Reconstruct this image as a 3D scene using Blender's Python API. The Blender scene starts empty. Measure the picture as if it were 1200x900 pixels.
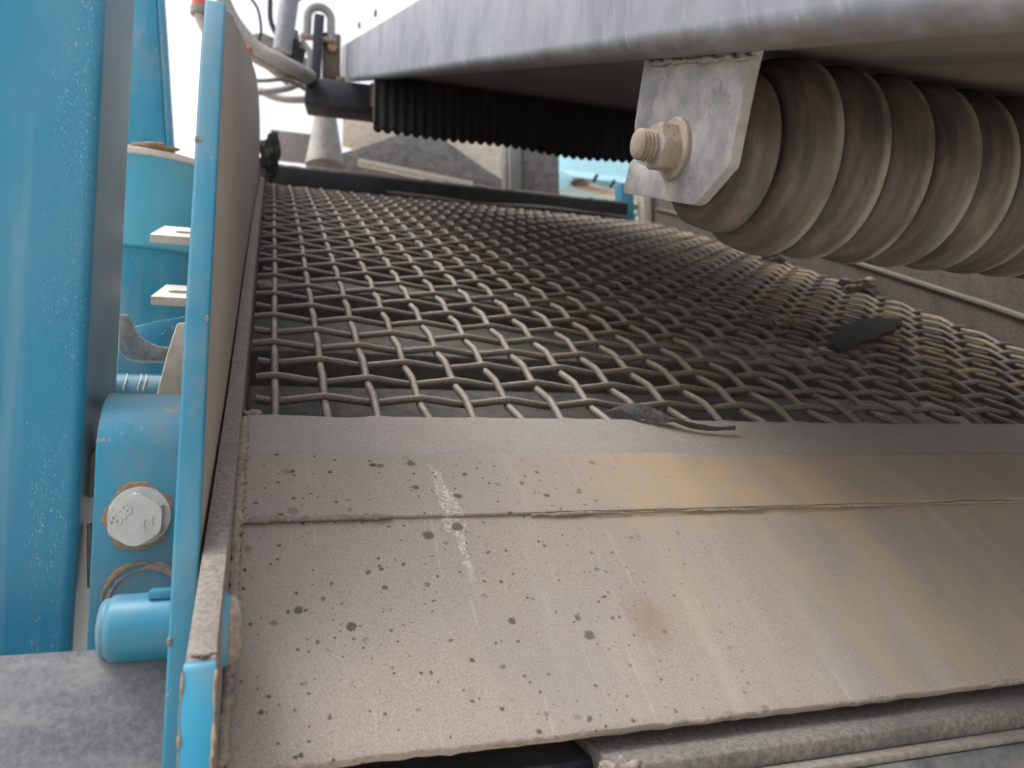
import bpy, bmesh, math, random
from mathutils import Vector, Matrix
random.seed(7)
R = math.radians
scene = bpy.context.scene
col = scene.collection

# ------------------------------------------------------------------ camera, sky, sun, exposure
cam_d = bpy.data.cameras.new('camera')
cam = bpy.data.objects.new('camera', cam_d); col.objects.link(cam)
cam.matrix_world = Matrix(((0.9517, -0.0255, -0.3059, 0.0),
                           (-0.3069, -0.1026, -0.9462, 0.0),
                           (-0.0073, 0.9944, -0.1055, 0.0),
                           (0, 0, 0, 1)))
cam_d.sensor_width = 36; cam_d.lens = 27.0
cam_d.clip_start = 0.01; cam_d.clip_end = 3000
cam_d.dof.use_dof = True; cam_d.dof.focus_distance = 0.66; cam_d.dof.aperture_fstop = 7.5
scene.camera = cam

SUN_EL, SUN_AZ = R(64), R(282)          # azimuth clockwise from +Y: high on the left
world = bpy.data.worlds.new('World'); scene.world = world; world.use_nodes = True
wn = world.node_tree; bg = wn.nodes['Background']
sky = wn.nodes.new('ShaderNodeTexSky'); sky.sky_type = 'NISHITA'; sky.sun_disc = False
sky.sun_elevation = SUN_EL; sky.sun_rotation = SUN_AZ
sky.air_density = 1.0; sky.dust_density = 6.0; sky.ozone_density = 1.0
hs = wn.nodes.new('ShaderNodeHueSaturation'); hs.inputs['Saturation'].default_value = 0.25   # bright overcast: hardly any blue left
wn.links.new(sky.outputs[0], hs.inputs['Color']); wn.links.new(hs.outputs[0], bg.inputs['Color'])
bg.inputs['Strength'].default_value = 0.15
sun_d = bpy.data.lights.new('sun', 'SUN'); sun = bpy.data.objects.new('sun', sun_d); col.objects.link(sun)
sun_d.energy = 0.6; sun_d.angle = R(25); sun_d.color = (1.0, 0.95, 0.88)
sd = Vector((math.sin(SUN_AZ)*math.cos(SUN_EL), math.cos(SUN_AZ)*math.cos(SUN_EL), math.sin(SUN_EL)))
sun.rotation_euler = sd.to_track_quat('Z', 'Y').to_euler()
scene.view_settings.view_transform = 'Standard'; scene.view_settings.look = 'None'
scene.view_settings.gamma = 1; scene.view_settings.use_curve_mapping = False
scene.view_settings.exposure = 1.08

# ------------------------------------------------------------------ material helpers
class NT:
    def __init__(s, name):
        s.m = bpy.data.materials.new(name); s.m.use_nodes = True
        s.t = s.m.node_tree; s.b = s.t.nodes['Principled BSDF']
        s.co = s.t.nodes.new('ShaderNodeTexCoord').outputs['Object']
    def n(s, kind, **kw):
        nd = s.t.nodes.new(kind)
        for k, v in kw.items(): setattr(nd, k, v)
        return nd
    def put(s, sock, v):
        if isinstance(v, bpy.types.NodeSocket): s.t.links.new(v, sock)
        elif isinstance(v, (tuple, list)): sock.default_value = (*v, 1) if len(v) == 3 and sock.type == 'RGBA' else v
        else: sock.default_value = v
    def math(s, op, a, b=0.0, c=0.0, clamp=False):
        nd = s.n('ShaderNodeMath', operation=op, use_clamp=clamp)
        s.put(nd.inputs[0], a); s.put(nd.inputs[1], b)
        if len(nd.inputs) > 2: s.put(nd.inputs[2], c)
        return nd.outputs[0]
    def mapv(s, scale=(1, 1, 1), rot=(0, 0, 0), loc=(0, 0, 0), src=None):
        nd = s.n('ShaderNodeMapping'); s.put(nd.inputs['Vector'], src or s.co)
        nd.inputs['Scale'].default_value = scale; nd.inputs['Rotation'].default_value = rot; nd.inputs['Location'].default_value = loc
        return nd.outputs[0]
    def noise(s, scale, detail=4, rough=0.55, vec=None, dist=0.0):
        nd = s.n('ShaderNodeTexNoise'); s.put(nd.inputs['Vector'], vec or s.co)
        nd.inputs['Scale'].default_value = scale; nd.inputs['Detail'].default_value = detail
        nd.inputs['Roughness'].default_value = rough; nd.inputs['Distortion'].default_value = dist
        return nd.outputs['Fac']
    def vor(s, scale, vec=None):
        nd = s.n('ShaderNodeTexVoronoi'); s.put(nd.inputs['Vector'], vec or s.co); nd.inputs['Scale'].default_value = scale
        return nd.outputs['Distance'], nd.outputs['Color']
    def ramp(s, fac, lo, hi, a=0.0, b=1.0):
        nd = s.n('ShaderNodeMapRange', interpolation_type='SMOOTHSTEP'); s.put(nd.inputs[0], fac)
        for i, v in enumerate((lo, hi, a, b)): nd.inputs[i+1].default_value = v
        return nd.outputs[0]
    def mix(s, fac, a, b):
        nd = s.n('ShaderNodeMix', data_type='RGBA'); s.put(nd.inputs['Factor'], fac)
        s.put(nd.inputs['A'] if False else nd.inputs[6], a); s.put(nd.inputs[7], b)
        return nd.outputs[2]
    def xyz(s):
        nd = s.n('ShaderNodeSeparateXYZ'); s.put(nd.inputs[0], s.co); return nd.outputs
    def normal_z(s):
        g = s.n('ShaderNodeNewGeometry'); nd = s.n('ShaderNodeSeparateXYZ'); s.put(nd.inputs[0], g.outputs['Normal']); return nd.outputs[2]
    def bump(s, h, strength, dist=0.001, nrm=None):
        nd = s.n('ShaderNodeBump'); s.put(nd.inputs['Height'], h)
        nd.inputs['Strength'].default_value = strength; nd.inputs['Distance'].default_value = dist
        if nrm: s.put(nd.inputs['Normal'], nrm)
        return nd.outputs[0]
    def done(s, color, rough=0.7, metal=0.0, normal=None, spec=0.5):
        s.put(s.b.inputs['Base Color'], color); s.put(s.b.inputs['Roughness'], rough)
        s.put(s.b.inputs['Metallic'], metal); s.b.inputs['Specular IOR Level'].default_value = spec
        if normal: s.put(s.b.inputs['Normal'], normal)
        return s.m
M = {}

def painted(name, base, deep, dust_amt=0.5, chips=0.5, streak=0.4, chip_at=.705):
    k = NT(name)
    c = k.mix(k.ramp(k.noise(9, 5), .3, .7), base, deep)
    # dry dust film, streaked downwards
    d = k.noise(14, 6, .6, k.mapv((1, 1, .25)))
    c = k.mix(k.math('MULTIPLY', k.ramp(d, .42, .78), dust_amt), c, (.42, .37, .31))
    # fine rubbed scratches and specks
    sc = k.noise(520, 3, .7, k.mapv((1, 1, .16)))
    m1 = k.ramp(sc, .62, .70)
    m1 = k.math('MULTIPLY', m1, k.ramp(k.noise(11, 3), .48, .66))
    c = k.mix(k.math('MULTIPLY', m1, streak), c, (.62, .66, .66))
    # chips through to rusty primer
    ch = k.ramp(k.noise(38, 5, .65), chip_at, chip_at+.025)
    c = k.mix(k.math('MULTIPLY', ch, chips), c, (.36, .235, .15))
    gm = k.ramp(k.noise(24, 7, .68, k.mapv((1, 1, .6), loc=(.3, .1, 0))), .50, .72)
    c = k.mix(k.math('MULTIPLY', gm, dust_amt), c, (.20, .19, .17))
    rg = k.ramp(d, .35, .8, .38, .75)
    return k.done(c, rg, 0, k.bump(k.noise(260, 3), .10, .001))
M['blue'] = painted('blue paint', (.020, .235, .375), (.013, .195, .325), .38, .75, .55, .665)
M['blue_pale'] = painted('dusty blue paint', (.020, .200, .320), (.014, .165, .275), .34, .5, .35, .68)
M['blue_lit'] = painted('lit dusty blue paint', (.075, .36, .50), (.055, .32, .46), .25, .2, .2)  # dusty blue made lighter: daylight on the upper drum painted into its colour
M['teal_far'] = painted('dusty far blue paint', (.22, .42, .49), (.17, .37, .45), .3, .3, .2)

def column_paint():
    # the post: front blue, its inner flank under a coat of grey dust; worn, speckled corner between
    k = NT('post paint')
    X, Y, Z = k.xyz()
    c = k.mix(k.ramp(k.noise(7, 5), .3, .7), (.013, .195, .325), (.009, .165, .29))
    c = k.mix(k.ramp(k.noise(5, 5, .6, k.mapv((1, 1, .3))), .5, .85, 0, .55), c, (.20, .36, .45))
    edge = k.math('ABSOLUTE', k.math('SUBTRACT', k.math('ADD', X, k.math('MULTIPLY', k.noise(30, 3), .012)), -.142))
    near = k.math('MULTIPLY', k.ramp(edge, .030, .003), k.ramp(k.noise(16, 5, .65, k.mapv((1, 1, .4))), .38, .62, .1, 1.0))
    sp = k.ramp(k.noise(760, 3, .75, k.mapv((1, 1, .38))), .585, .66)
    c = k.mix(k.math('MULTIPLY', sp, k.math('MULTIPLY', near, .55)), c, (.48, .56, .58))
    sp2 = k.ramp(k.noise(620, 3, .75, k.mapv((1, 1, .22), (0, .35, 0))), .70, .75)
    c = k.mix(k.math('MULTIPLY', sp2, .55), c, (.55, .62, .64))
    run = k.noise(40, 5, .6, k.mapv((1, 1, .05)))
    c = k.mix(k.ramp(run, .52, .75, 0, .22), c, (.30, .38, .40))
    c = k.mix(k.ramp(k.noise(3.5, 4, .55), .42, .70, 0, .30), c, (.10, .30, .42))
    flank = k.ramp(Y, .669, .675)
    dust = k.mix(k.noise(60, 5, .6, k.mapv((1, 1, .15))), (.04, .165, .25), (.13, .225, .285))
    c = k.mix(k.math('MULTIPLY', flank, .88), c, dust)
    rust = k.math('MULTIPLY', k.ramp(k.noise(30, 4), .69, .72), near)
    c = k.mix(rust, c, (.45, .27, .14))
    return k.done(c, .42, 0, k.bump(k.noise(300, 3), .15, .001))
M['post'] = column_paint()

def dusty_steel():
    # cement-coloured dust on rolled steel, dried rain spots, ochre run-off, chalky scrape
    k = NT('dusty steel plate')
    X, Y, Z = k.xyz()
    g = k.noise(780, 3, .75)
    c = k.mix(k.ramp(g, .28, .74), (.215, .183, .160), (.350, .308, .275))
    big = k.noise(6, 6, .6)
    c = k.mix(k.ramp(big, .42, .72, 0, .5), c, (.235, .215, .205))
    flow = k.noise(16, 5, .55, k.mapv((1, .10, .10)))
    c = k.mix(k.ramp(flow, .5, .8, 0, .45), c, (.40, .37, .345))
    wear = k.noise(150, 4, .6, k.mapv((1, .05, .05)))
    c = k.mix(k.ramp(wear, .60, .75, 0, .35), c, (.42, .385, .35))
    c = k.mix(k.ramp(wear, .38, .25, 0, .3), c, (.17, .15, .135))
    # ochre run-off over the right half
    och = k.math('MULTIPLY', k.ramp(X, .20, .42), k.ramp(k.noise(9, 5, .6, k.mapv((1, .35, .35), loc=(.4, 0, 0))), .43, .68))
    c = k.mix(k.math('MULTIPLY', och, .55), c, (.38, .305, .20))
    o2 = k.math('MULTIPLY', k.math('MULTIPLY', k.ramp(X, .24, .34), k.ramp(X, .80, .5)), k.math('MULTIPLY', k.ramp(Y, .60, .64), k.ramp(Y, .725, .70)))
    c = k.mix(k.math('MULTIPLY', o2, k.ramp(k.noise(22, 4), .3, .65, .1, .65)), c, (.37, .27, .15))
    # small rust bloom
    def spot(x, y, r0, r1):
        dx = k.math('SUBTRACT', X, x); dy = k.math('SUBTRACT', Y, y)
        d = k.math('SQRT', k.math('ADD', k.math('MULTIPLY', dx, dx), k.math('MULTIPLY', dy, dy)))
        d = k.math('ADD', d, k.math('MULTIPLY', k.math('SUBTRACT', k.noise(120, 4), .5), .02))
        return k.ramp(d, r1, r0)
    c = k.mix(k.math('MULTIPLY', spot(.285, .545, .001, .026), .5), c, (.21, .135, .075))
    c = k.mix(k.math('MULTIPLY', spot(.165, .742, .002, .007), .5), c, (.22, .19, .15))
    # chalk scrape running down the slope
    line = k.math('SUBTRACT', X, k.math('ADD', .1475, k.math('MULTIPLY', k.math('SUBTRACT', .70, Y), .07)))
    line = k.math('ABSOLUTE', k.math('ADD', line, k.math('MULTIPLY', k.math('SUBTRACT', k.noise(90, 4), .5), .012)))
    wid = k.math('SUBTRACT', k.ramp(Y, .70, .625, .003, .0095), k.ramp(Y, .622, .618, 0, .0065))
    msk = k.math('MULTIPLY', k.math('LESS_THAN', line, wid), k.math('MULTIPLY', k.ramp(Y, .560, .618), k.ramp(Y, .707, .69)))
    c = k.mix(k.math('MULTIPLY', msk, k.ramp(k.noise(260, 5, .75), .44, .62, .0, .8)), c, (.52, .495, .475))
    # dried rain spots of several sizes
    fade = k.ramp(k.math('ADD', X, k.math('MULTIPLY', k.noise(8, 2), .25)), .62, .25)
    tot = None
    for sc, th, off in ((38, .24, 0), (60, .24, .37), (95, .24, .71), (165, .29, .13)):
        wv = k.mapv(loc=(off, off*.7, 0))
        nd = k.n('ShaderNodeVectorMath', operation='ADD'); k.put(nd.inputs[0], wv)
        nn = k.n('ShaderNodeTexNoise'); k.put(nn.inputs['Vector'], k.co); nn.inputs['Scale'].default_value = 240
        sc_ = k.n('ShaderNodeVectorMath', operation='SCALE'); k.put(sc_.inputs[0], nn.outputs['Color']); sc_.inputs['Scale'].default_value = .0035
        k.put(nd.inputs[1], sc_.outputs[0])
        d, cc = k.vor(sc, nd.outputs[0])
        sp = k.n('ShaderNodeSeparateColor'); k.put(sp.inputs[0], cc)
        rad = k.math('MULTIPLY', k.math('POWER', sp.outputs[0], 2.0), th)
        m = k.ramp(k.math('SUBTRACT', d, rad), .045, -.06)
        m = k.math('MULTIPLY', m, k.ramp(sp.outputs[1], .12, .55, .0, 1.0))
        tot = m if tot is None else k.math('MAXIMUM', tot, m)
    tot = k.math('MULTIPLY', tot, fade)
    c = k.mix(k.math('MULTIPLY', tot, .88), c, (.06, .049, .042))
    h = k.math('ADD', k.math('MULTIPLY', g, .5), k.noise(150, 4))
    return k.done(c, .88, 0, k.bump(h, .35, .0012), .3)
M['plate'] = dusty_steel()

def dusty(name, a, b, rough=.85, scale=300, streak=None, metal=0.0, bump=.3, dirt=(.2, .16, .13), dirt_amt=.4):
    k = NT(name)
    c = k.mix(k.ramp(k.noise(scale, 4, .7), .3, .7), a, b)
    c = k.mix(k.ramp(k.noise(18, 6, .62, k.mapv(streak) if streak else None), .45, .75, 0, dirt_amt), c, dirt)
    return k.done(c, rough, metal, k.bump(k.noise(scale*.6, 4), bump, .001), .35)
M['strip'] = dusty('grey clamp strip', (.222, .202, .187), (.332, .305, .283), .8, 420, None, 0, .25, (.22, .2, .19), .4)
M['cheek'] = dusty('dust-caked cheek plate', (.235, .21, .19), (.35, .315, .29), .9, 420, (1, .12, .12), 0, .5, (.22, .18, .15), .6)
M['ledge'] = dusty('dust-caked ledge', (.155, .135, .12), (.27, .24, .215), .92, 300, None, 0, .9, (.15, .14, .125), .7)
M['shelf'] = dusty('gritty grey shelf', (.10, .094, .088), (.19, .175, .16), .9, 260, None, 0, .8, (.07, .066, .064), .6)
M['wall'] = dusty('brown dusty steel wall', (.105, .086, .073), (.18, .15, .127), .85, 160, (1, 1, .2), 0, .3, (.08, .065, .055), .5)
M['wall_rail'] = dusty('wall rail', (.15, .14, .12), (.23, .21, .18), .8, 160)
M['crust'] = dusty('dirt crust', (.19, .16, .137), (.33, .285, .25), .95, 190, None, 0, 1.0, (.16, .125, .1), .5)
M['rustdirt'] = dusty('rusty dirt', (.22, .145, .095), (.36, .265, .19), .95, 210, None, 0, 1.0, (.2, .11, .06), .5)
M['sand'] = dusty('pale sandy ground', (.46, .40, .32), (.60, .53, .44), .95, 60)
M['beige'] = dusty('pale beige board', (.50, .43, .36), (.64, .57, .50), .8, 60, None, 0, .2, (.36, .3, .25), .5)
M['black'] = dusty('dusty black rubber', (.012, .012, .014), (.03, .029, .03), .75, 150, (1, 1, .2), 0, .5, (.06, .055, .052), .35)
M['darksteel'] = dusty('dark painted steel', (.012, .014, .02), (.03, .033, .042), .6, 90, None, 0, .2, (.09, .08, .075), .35)
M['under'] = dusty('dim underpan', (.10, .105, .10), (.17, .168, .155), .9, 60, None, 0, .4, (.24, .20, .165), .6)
M['hose'] = dusty('grey hose', (.19, .185, .18), (.29, .28, .27), .6, 120)
M['red'] = dusty('red hose collar', (.50, .10, .07), (.62, .17, .12), .6, 90)
M['lump'] = dusty('grey drum steel', (.10, .10, .10), (.19, .185, .18), .55, 40, (1, 1, 3), 0, .2, (.25, .22, .2), .5)
M['lug'] = dusty('dusty grey lug', (.48, .46, .43), (.62, .60, .56), .8, 250, None, 0, .5, (.3, .27, .24), .5)
M['hook'] = dusty('grey cast hook', (.14, .16, .17), (.26, .27, .27), .7, 160)
M['guard'] = dusty('pale guard sheet', (.60, .60, .60), (.72, .72, .72), .6, 40, None, 0, .1, (.45, .43, .42), .4)
M['bark'] = dusty('bark', (.08, .06, .045), (.13, .1, .075), .9, 20)
M['rubber_scrap'] = dusty('charred rubber', (.03, .03, .03), (.09, .088, .085), .8, 300, None, 0, .9, (.16, .15, .14), .5)
M['rubber_strip'] = dusty('worn rubber strip', (.10, .095, .09), (.20, .185, .175), .8, 90, None, 0, .5)

def galv(name, a, b, spangle=.12, metal=.35, streak=(1, 1, .15), dirt=(.30, .26, .22), damt=.5, rough=(.35, .6)):
    k = NT(name)
    d, cc = k.vor(90); sp = k.n('ShaderNodeSeparateColor'); k.put(sp.inputs[0], cc)
    c = k.mix(k.math('ADD', k.math('MULTIPLY', sp.outputs[0], spangle), k.math('MULTIPLY', k.ramp(k.noise(32, 8, .7), .3, .7), 1-spangle)), a, b)
    st = k.noise(30, 6, .65, k.mapv(streak))
    c = k.mix(k.ramp(st, .45, .75, 0, damt), c, dirt)
    pit = k.math('MULTIPLY', k.ramp(k.noise(240, 4, .75), .575, .64), k.ramp(k.noise(24, 4), .42, .62))
    c = k.mix(k.math('MULTIPLY', pit, .75), c, (.07, .065, .06))
    return k.done(c, k.ramp(st, .3, .8, *rough), metal, k.bump(k.noise(220, 4), .22, .001))
def channel_mat():
    k = NT('galvanised channel')
    X, Y, Z = k.xyz()
    n_ = k.math('ADD', k.math('MULTIPLY', k.math('SUBTRACT', Y, .475), -.4399), k.math('MULTIPLY', k.math('SUBTRACT', Z, .2902), .8980))   # height above the lip
    c = k.mix(k.ramp(k.noise(10, 8, .65), .3, .7), (.165, .178, .212), (.27, .283, .318))
    st = k.noise(80, 5, .65, k.mapv((1, 1, .12)))
    c = k.mix(k.ramp(st, .5, .75, 0, .45), c, (.40, .405, .42))
    c = k.mix(k.ramp(k.noise(26, 6, .7), .55, .75, 0, .5), c, (.20, .19, .185))
    lip = k.math('ADD', n_, k.math('MULTIPLY', k.math('SUBTRACT', k.noise(30, 6, .65), .5), .05))
    c = k.mix(k.ramp(lip, .022, .002, 0, .8), c, k.mix(k.noise(160, 4), (.09, .08, .072), (.18, .158, .14)))
    return k.done(c, k.ramp(st, .3, .8, .42, .62), .25, k.bump(k.noise(260, 4), .18, .001))
M['galv'] = channel_mat()
M['bracket'] = galv('galvanised bracket', (.14, .145, .162), (.27, .265, .265), spangle=0, metal=.1, streak=(1, 1, .8), dirt=(.36, .325, .285), damt=.8, rough=(.5, .8))
M['zinc'] = galv('zinc bolt', (.38, .41, .42), (.52, .54, .535), spangle=0, metal=.25, streak=(1, 1, 1), dirt=(.42, .39, .34), damt=.35, rough=(.35, .55))
M['zinc_dirty'] = galv('dust-caked nut', (.17, .148, .127), (.29, .255, .22), spangle=0, metal=.05, streak=(1, 1, 1), dirt=(.27, .18, .115), damt=.7, rough=(.7, .9))
M['beam'] = galv('speckled grey beam', (.06, .063, .072), (.15, .15, .155), spangle=0, metal=.1, streak=(1, 1, 1), dirt=(.24, .225, .205), damt=.7, rough=(.55, .8))
M['greybox'] = dusty('blotchy galvanised box', (.085, .089, .105), (.15, .155, .172), .65, 260, (.5, 1, 1.5), .1, .3, (.27, .265, .258), .75)
M['cone'] = galv('pale galvanised tube', (.28, .28, .265), (.42, .41, .385), spangle=0, metal=.15, streak=(3, 3, .2), dirt=(.30, .28, .24), damt=.5)

def wire_mat():
    k = NT('dusty crimped wire')
    c = k.mix(k.ramp(k.noise(380, 3, .7), .3, .7), (.095, .080, .068), (.185, .158, .135))
    nz = k.normal_z()
    dust = k.math('MULTIPLY', k.ramp(nz, .45, .95), k.ramp(k.noise(28, 5, .6), .30, .62, .25, .95))
    c = k.mix(dust, c, k.mix(k.noise(9, 4), (.315, .268, .225), (.385, .335, .29)))
    X, Y, Z = k.xyz()
    och = k.math('MULTIPLY', k.ramp(X, .9, 1.25), k.ramp(k.noise(7, 4), .40, .66, 0, .6))
    c = k.mix(och, c, (.44, .33, .19))
    pit = k.ramp(k.noise(260, 2), .68, .74)
    c = k.mix(k.math('MULTIPLY', pit, .6), c, (.06, .045, .035))
    return k.done(c, .62, .1, k.bump(k.noise(420, 3), .4, .0008))
M['wire'] = wire_mat()

def roller_mat():
    # rubbed rubber: dust and grey scuffs drawn out round the circumference (object X is the axis)
    k = NT('scuffed roller rubber')
    X, Y, Z = k.xyz()
    rad = k.math('SQRT', k.math('ADD', k.math('MULTIPLY', Y, Y), k.math('MULTIPLY', Z, Z)))
    ca, sa = k.math('DIVIDE', Y, rad), k.math('DIVIDE', Z, rad)
    def ringvec(u, v):
        cb = k.n('ShaderNodeCombineXYZ'); k.put(cb.inputs[0], k.math('MULTIPLY', k.math('ADD', X, rad), u))
        k.put(cb.inputs[1], k.math('MULTIPLY', ca, v)); k.put(cb.inputs[2], k.math('MULTIPLY', sa, v)); return cb.outputs[0]
    st = k.noise(26, 3, .55, ringvec(3.2, .030))
    st2 = k.noise(20, 4, .6, ringvec(2, .09))
    c = k.mix(k.ramp(st, .3, .7), (.022, .0195, .018), (.068, .060, .054))
    c = k.mix(k.ramp(st2, .45, .75, 0, .6), c, (.115, .094, .08))
    rim = k.ramp(rad, .0727, .0735)
    c = k.mix(k.math('MULTIPLY', rim, k.ramp(st2, .3, .6, .1, .6)), c, (.21, .19, .168))
    return k.done(c, .62, 0, k.bump(st, .03, .001))
M['roller'] = roller_mat()
def belt_mat():
    k = NT('scuffed belt underside')
    st = k.noise(24, 6, .6, k.mapv((1, .04, .04)))
    c = k.mix(k.ramp(st, .3, .7), (.05, .047, .045), (.115, .108, .10))
    c = k.mix(k.ramp(k.noise(5, 4, .6, k.mapv((1, .15, .15))), .4, .7, 0, .6), c, (.11, .096, .085))
    return k.done(c, .6, 0, k.bump(st, .1, .001))
M['belt'] = belt_mat()
def leaf_mat():
    k = NT('leaf')
    oi = k.n('ShaderNodeNewGeometry')
    c = k.mix(oi.outputs['Random Per Island'], (.05, .10, .02), (.12, .20, .05))
    return k.done(c, .6)
M['leaf'] = leaf_mat()

# ------------------------------------------------------------------ mesh helpers
def smooth(me, ang=35):
    for p in me.polygons: p.use_smooth = True
    try: me.set_sharp_from_angle(angle=R(ang))
    except Exception: pass
def obj(name, bm, mat, parent=None, sm=35):
    bmesh.ops.recalc_face_normals(bm, faces=bm.faces)
    me = bpy.data.meshes.new(name); bm.to_mesh(me); bm.free()
    me.materials.append(M[mat])
    if sm: smooth(me, sm)
    o = bpy.data.objects.new(name, me); col.objects.link(o)
    if parent: o.parent = parent; o.matrix_parent_inverse = parent.matrix_world.inverted()
    return o
def tag(o, label, cat, group=None):
    o['label'] = label; o['category'] = cat
    if group: o['group'] = group
    return o
def structure(o): o['kind'] = 'structure'; return o
def thing(name, loc, label, cat, group=None):
    o = bpy.data.objects.new(name, None); col.objects.link(o); o.location = loc
    o.empty_display_size = .05
    o.matrix_world = Matrix.Translation(loc)
    return tag(o, label, cat, group)
def bevel(bm, w, seg=2, ang=25):
    es = [e for e in bm.edges if len(e.link_faces) == 2 and e.calc_face_angle(0) > R(ang)]
    if es: bmesh.ops.bevel(bm, geom=es, offset=w, segments=seg, profile=.5, affect='EDGES', clamp_overlap=True)
    return bm
def box(c, s, rx=0, ry=0, rz=0, bv=0, bm=None):
    bm = bm or bmesh.new(); b2 = bmesh.new()
    bmesh.ops.create_cube(b2, size=1)
    if bv:
        bmesh.ops.scale(b2, vec=s, verts=b2.verts); bevel(b2, bv)
    else: bmesh.ops.scale(b2, vec=s, verts=b2.verts)
    from mathutils import Euler
    mt = Matrix.Translation(c) @ Euler((R(rx), R(ry), R(rz))).to_matrix().to_4x4()
    bmesh.ops.transform(b2, matrix=mt, verts=b2.verts)
    return join(bm, b2)
def join(bm, b2):
    me = bpy.data.meshes.new('tmp'); b2.to_mesh(me); b2.free(); bm.from_mesh(me); bpy.data.meshes.remove(me); return bm
def prism(poly, x0, x1, bv=0, seg=2, bm=None):
    """polygon of (y, z) extruded along X"""
    b2 = bmesh.new()
    a = [b2.verts.new((x0, y, z)) for y, z in poly]; b = [b2.verts.new((x1, y, z)) for y, z in poly]
    b2.faces.new(a); b2.faces.new(b[::-1]); n = len(poly)
    for i in range(n): b2.faces.new((a[i], b[i], b[(i+1) % n], a[(i+1) % n]))
    bmesh.ops.recalc_face_normals(b2, faces=b2.faces)
    if bv: bevel(b2, bv, seg)
    return join(bm, b2) if bm else b2
def prism_y(poly, y0, y1, bv=0):
    """polygon of (x, z) extruded along Y"""
    b2 = bmesh.new()
    a = [b2.verts.new((x, y0, z)) for x, z in poly]; b = [b2.verts.new((x, y1, z)) for x, z in poly]
    b2.faces.new(a); b2.faces.new(b[::-1]); n = len(poly)
    for i in range(n): b2.faces.new((a[i], b[i], b[(i+1) % n], a[(i+1) % n]))
    bmesh.ops.recalc_face_normals(b2, faces=b2.faces)
    if bv: bevel(b2, bv)
    return b2
def tube(pts, r, n=10, bm=None, caps=True):
    b2 = bm or bmesh.new(); pts = [Vector(p) for p in pts]; rings = []; up = None
    for i, p in enumerate(pts):
        t = (pts[min(i+1, len(pts)-1)] - pts[max(i-1, 0)]).normalized()
        if up is None:
            up = Vector((0, 0, 1)) if abs(t.z) < .9 else Vector((1, 0, 0))
        s = t.cross(up).normalized(); up = s.cross(t).normalized()
        rr = r[i] if isinstance(r, (list, tuple)) else r
        rings.append([b2.verts.new(p + (s*math.cos(a) + up*math.sin(a))*rr) for a in [2*math.pi*k/n for k in range(n)]])
    for a, b in zip(rings, rings[1:]):
        for k in range(n): b2.faces.new((a[k], a[(k+1) % n], b[(k+1) % n], b[k]))
    if caps: b2.faces.new(rings[0][::-1]); b2.faces.new(rings[-1])
    return b2
def smoothpath(pts, k=6):
    pts = [Vector(p) for p in pts]; out = []
    for i in range(len(pts)-1):
        p0, p1, p2, p3 = pts[max(i-1, 0)], pts[i], pts[i+1], pts[min(i+2, len(pts)-1)]
        for j in range(k):
            t = j/k
            out.append(.5*((2*p1) + (p2-p0)*t + (2*p0-5*p1+4*p2-p3)*t*t + (3*p1-p0-3*p2+p3)*t**3))
    return out + [pts[-1]]
def lathe(prof, axis='x', n=48, loc=(0, 0, 0), closed=True):
    """prof: (along, radius)"""
    b2 = bmesh.new(); rings = []
    for h, r in prof:
        ring = []
        for k in range(n):
            a = 2*math.pi*k/n; c, s = r*math.cos(a), r*math.sin(a)
            v = {'x': (h, c, s), 'y': (c, h, s), 'z': (c, s, h)}[axis]
            ring.append(b2.verts.new(Vector(v) + Vector(loc)))
        rings.append(ring)
    for a, b in zip(rings, rings[1:]):
        for k in range(n): b2.faces.new((a[k], a[(k+1) % n], b[(k+1) % n], b[k]))
    if closed: b2.faces.new(rings[0][::-1]); b2.faces.new(rings[-1])
    return b2
def hexhead(af, h, axis, loc, rot=0, cham=.12, dome=0.0):
    """hexagon head with chamfered corners; the free face looks along -axis direction"""
    rc = af/math.sqrt(3); b2 = bmesh.new(); rings = []
    N = 48
    def hr(a):   # hexagon radius at angle
        a = (a - rot) % (math.pi/3) - math.pi/6
        return (af/2)/math.cos(a)
    cap = af/2*1.05
    levels = [(0, 1e9), (h*.80, 1e9)]
    for d in (0, .25, .5, .75, 1): levels.append((h*(.86 + .14*d), rc*1.0 - (rc - cap)*d))
    for hh, lim in levels:
        ring = []
        for k in range(N):
            a = 2*math.pi*k/N; r = min(hr(a), lim)
            c, s = r*math.cos(a), r*math.sin(a)
            v = {'-y': (c, -hh, s), '-x': (-hh, c, s)}[axis]
            ring.append(b2.verts.new(Vector(v)+Vector(loc)))
        rings.append(ring)
    for a, b in zip(rings, rings[1:]):
        for k in range(N): b2.faces.new((a[k], a[(k+1) % N], b[(k+1) % N], b[k]))
    b2.faces.new(rings[0][::-1]); b2.faces.new(rings[-1])
    return b2
def lumpy(c, r, n=3, amp=.3, flat=1.0, seed=0):
    from mathutils import noise as mn
    b2 = bmesh.new(); bmesh.ops.create_icosphere(b2, subdivisions=n, radius=1)
    o = Vector((seed*3.7, seed*1.3, -seed*2.1))
    for v in b2.verts:
        d = v.co.normalized()
        q = mn.noise(d*1.3 + o)*1.1 + mn.noise(d*3.1 + o)*.6 + mn.noise(d*7 + o)*.3
        v.co = Vector((d.x*r[0], d.y*r[1], d.z*r[2]))*max(.25, 1 + amp*q) + Vector(c)
    return b2

# ------------------------------------------------------------------ ground
gb = bmesh.new(); bmesh.ops.create_grid(gb, x_segments=1, y_segments=1, size=900)
for v in gb.verts: v.co.z = -2.0
structure(obj('ground', gb, 'sand', sm=0))

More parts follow.
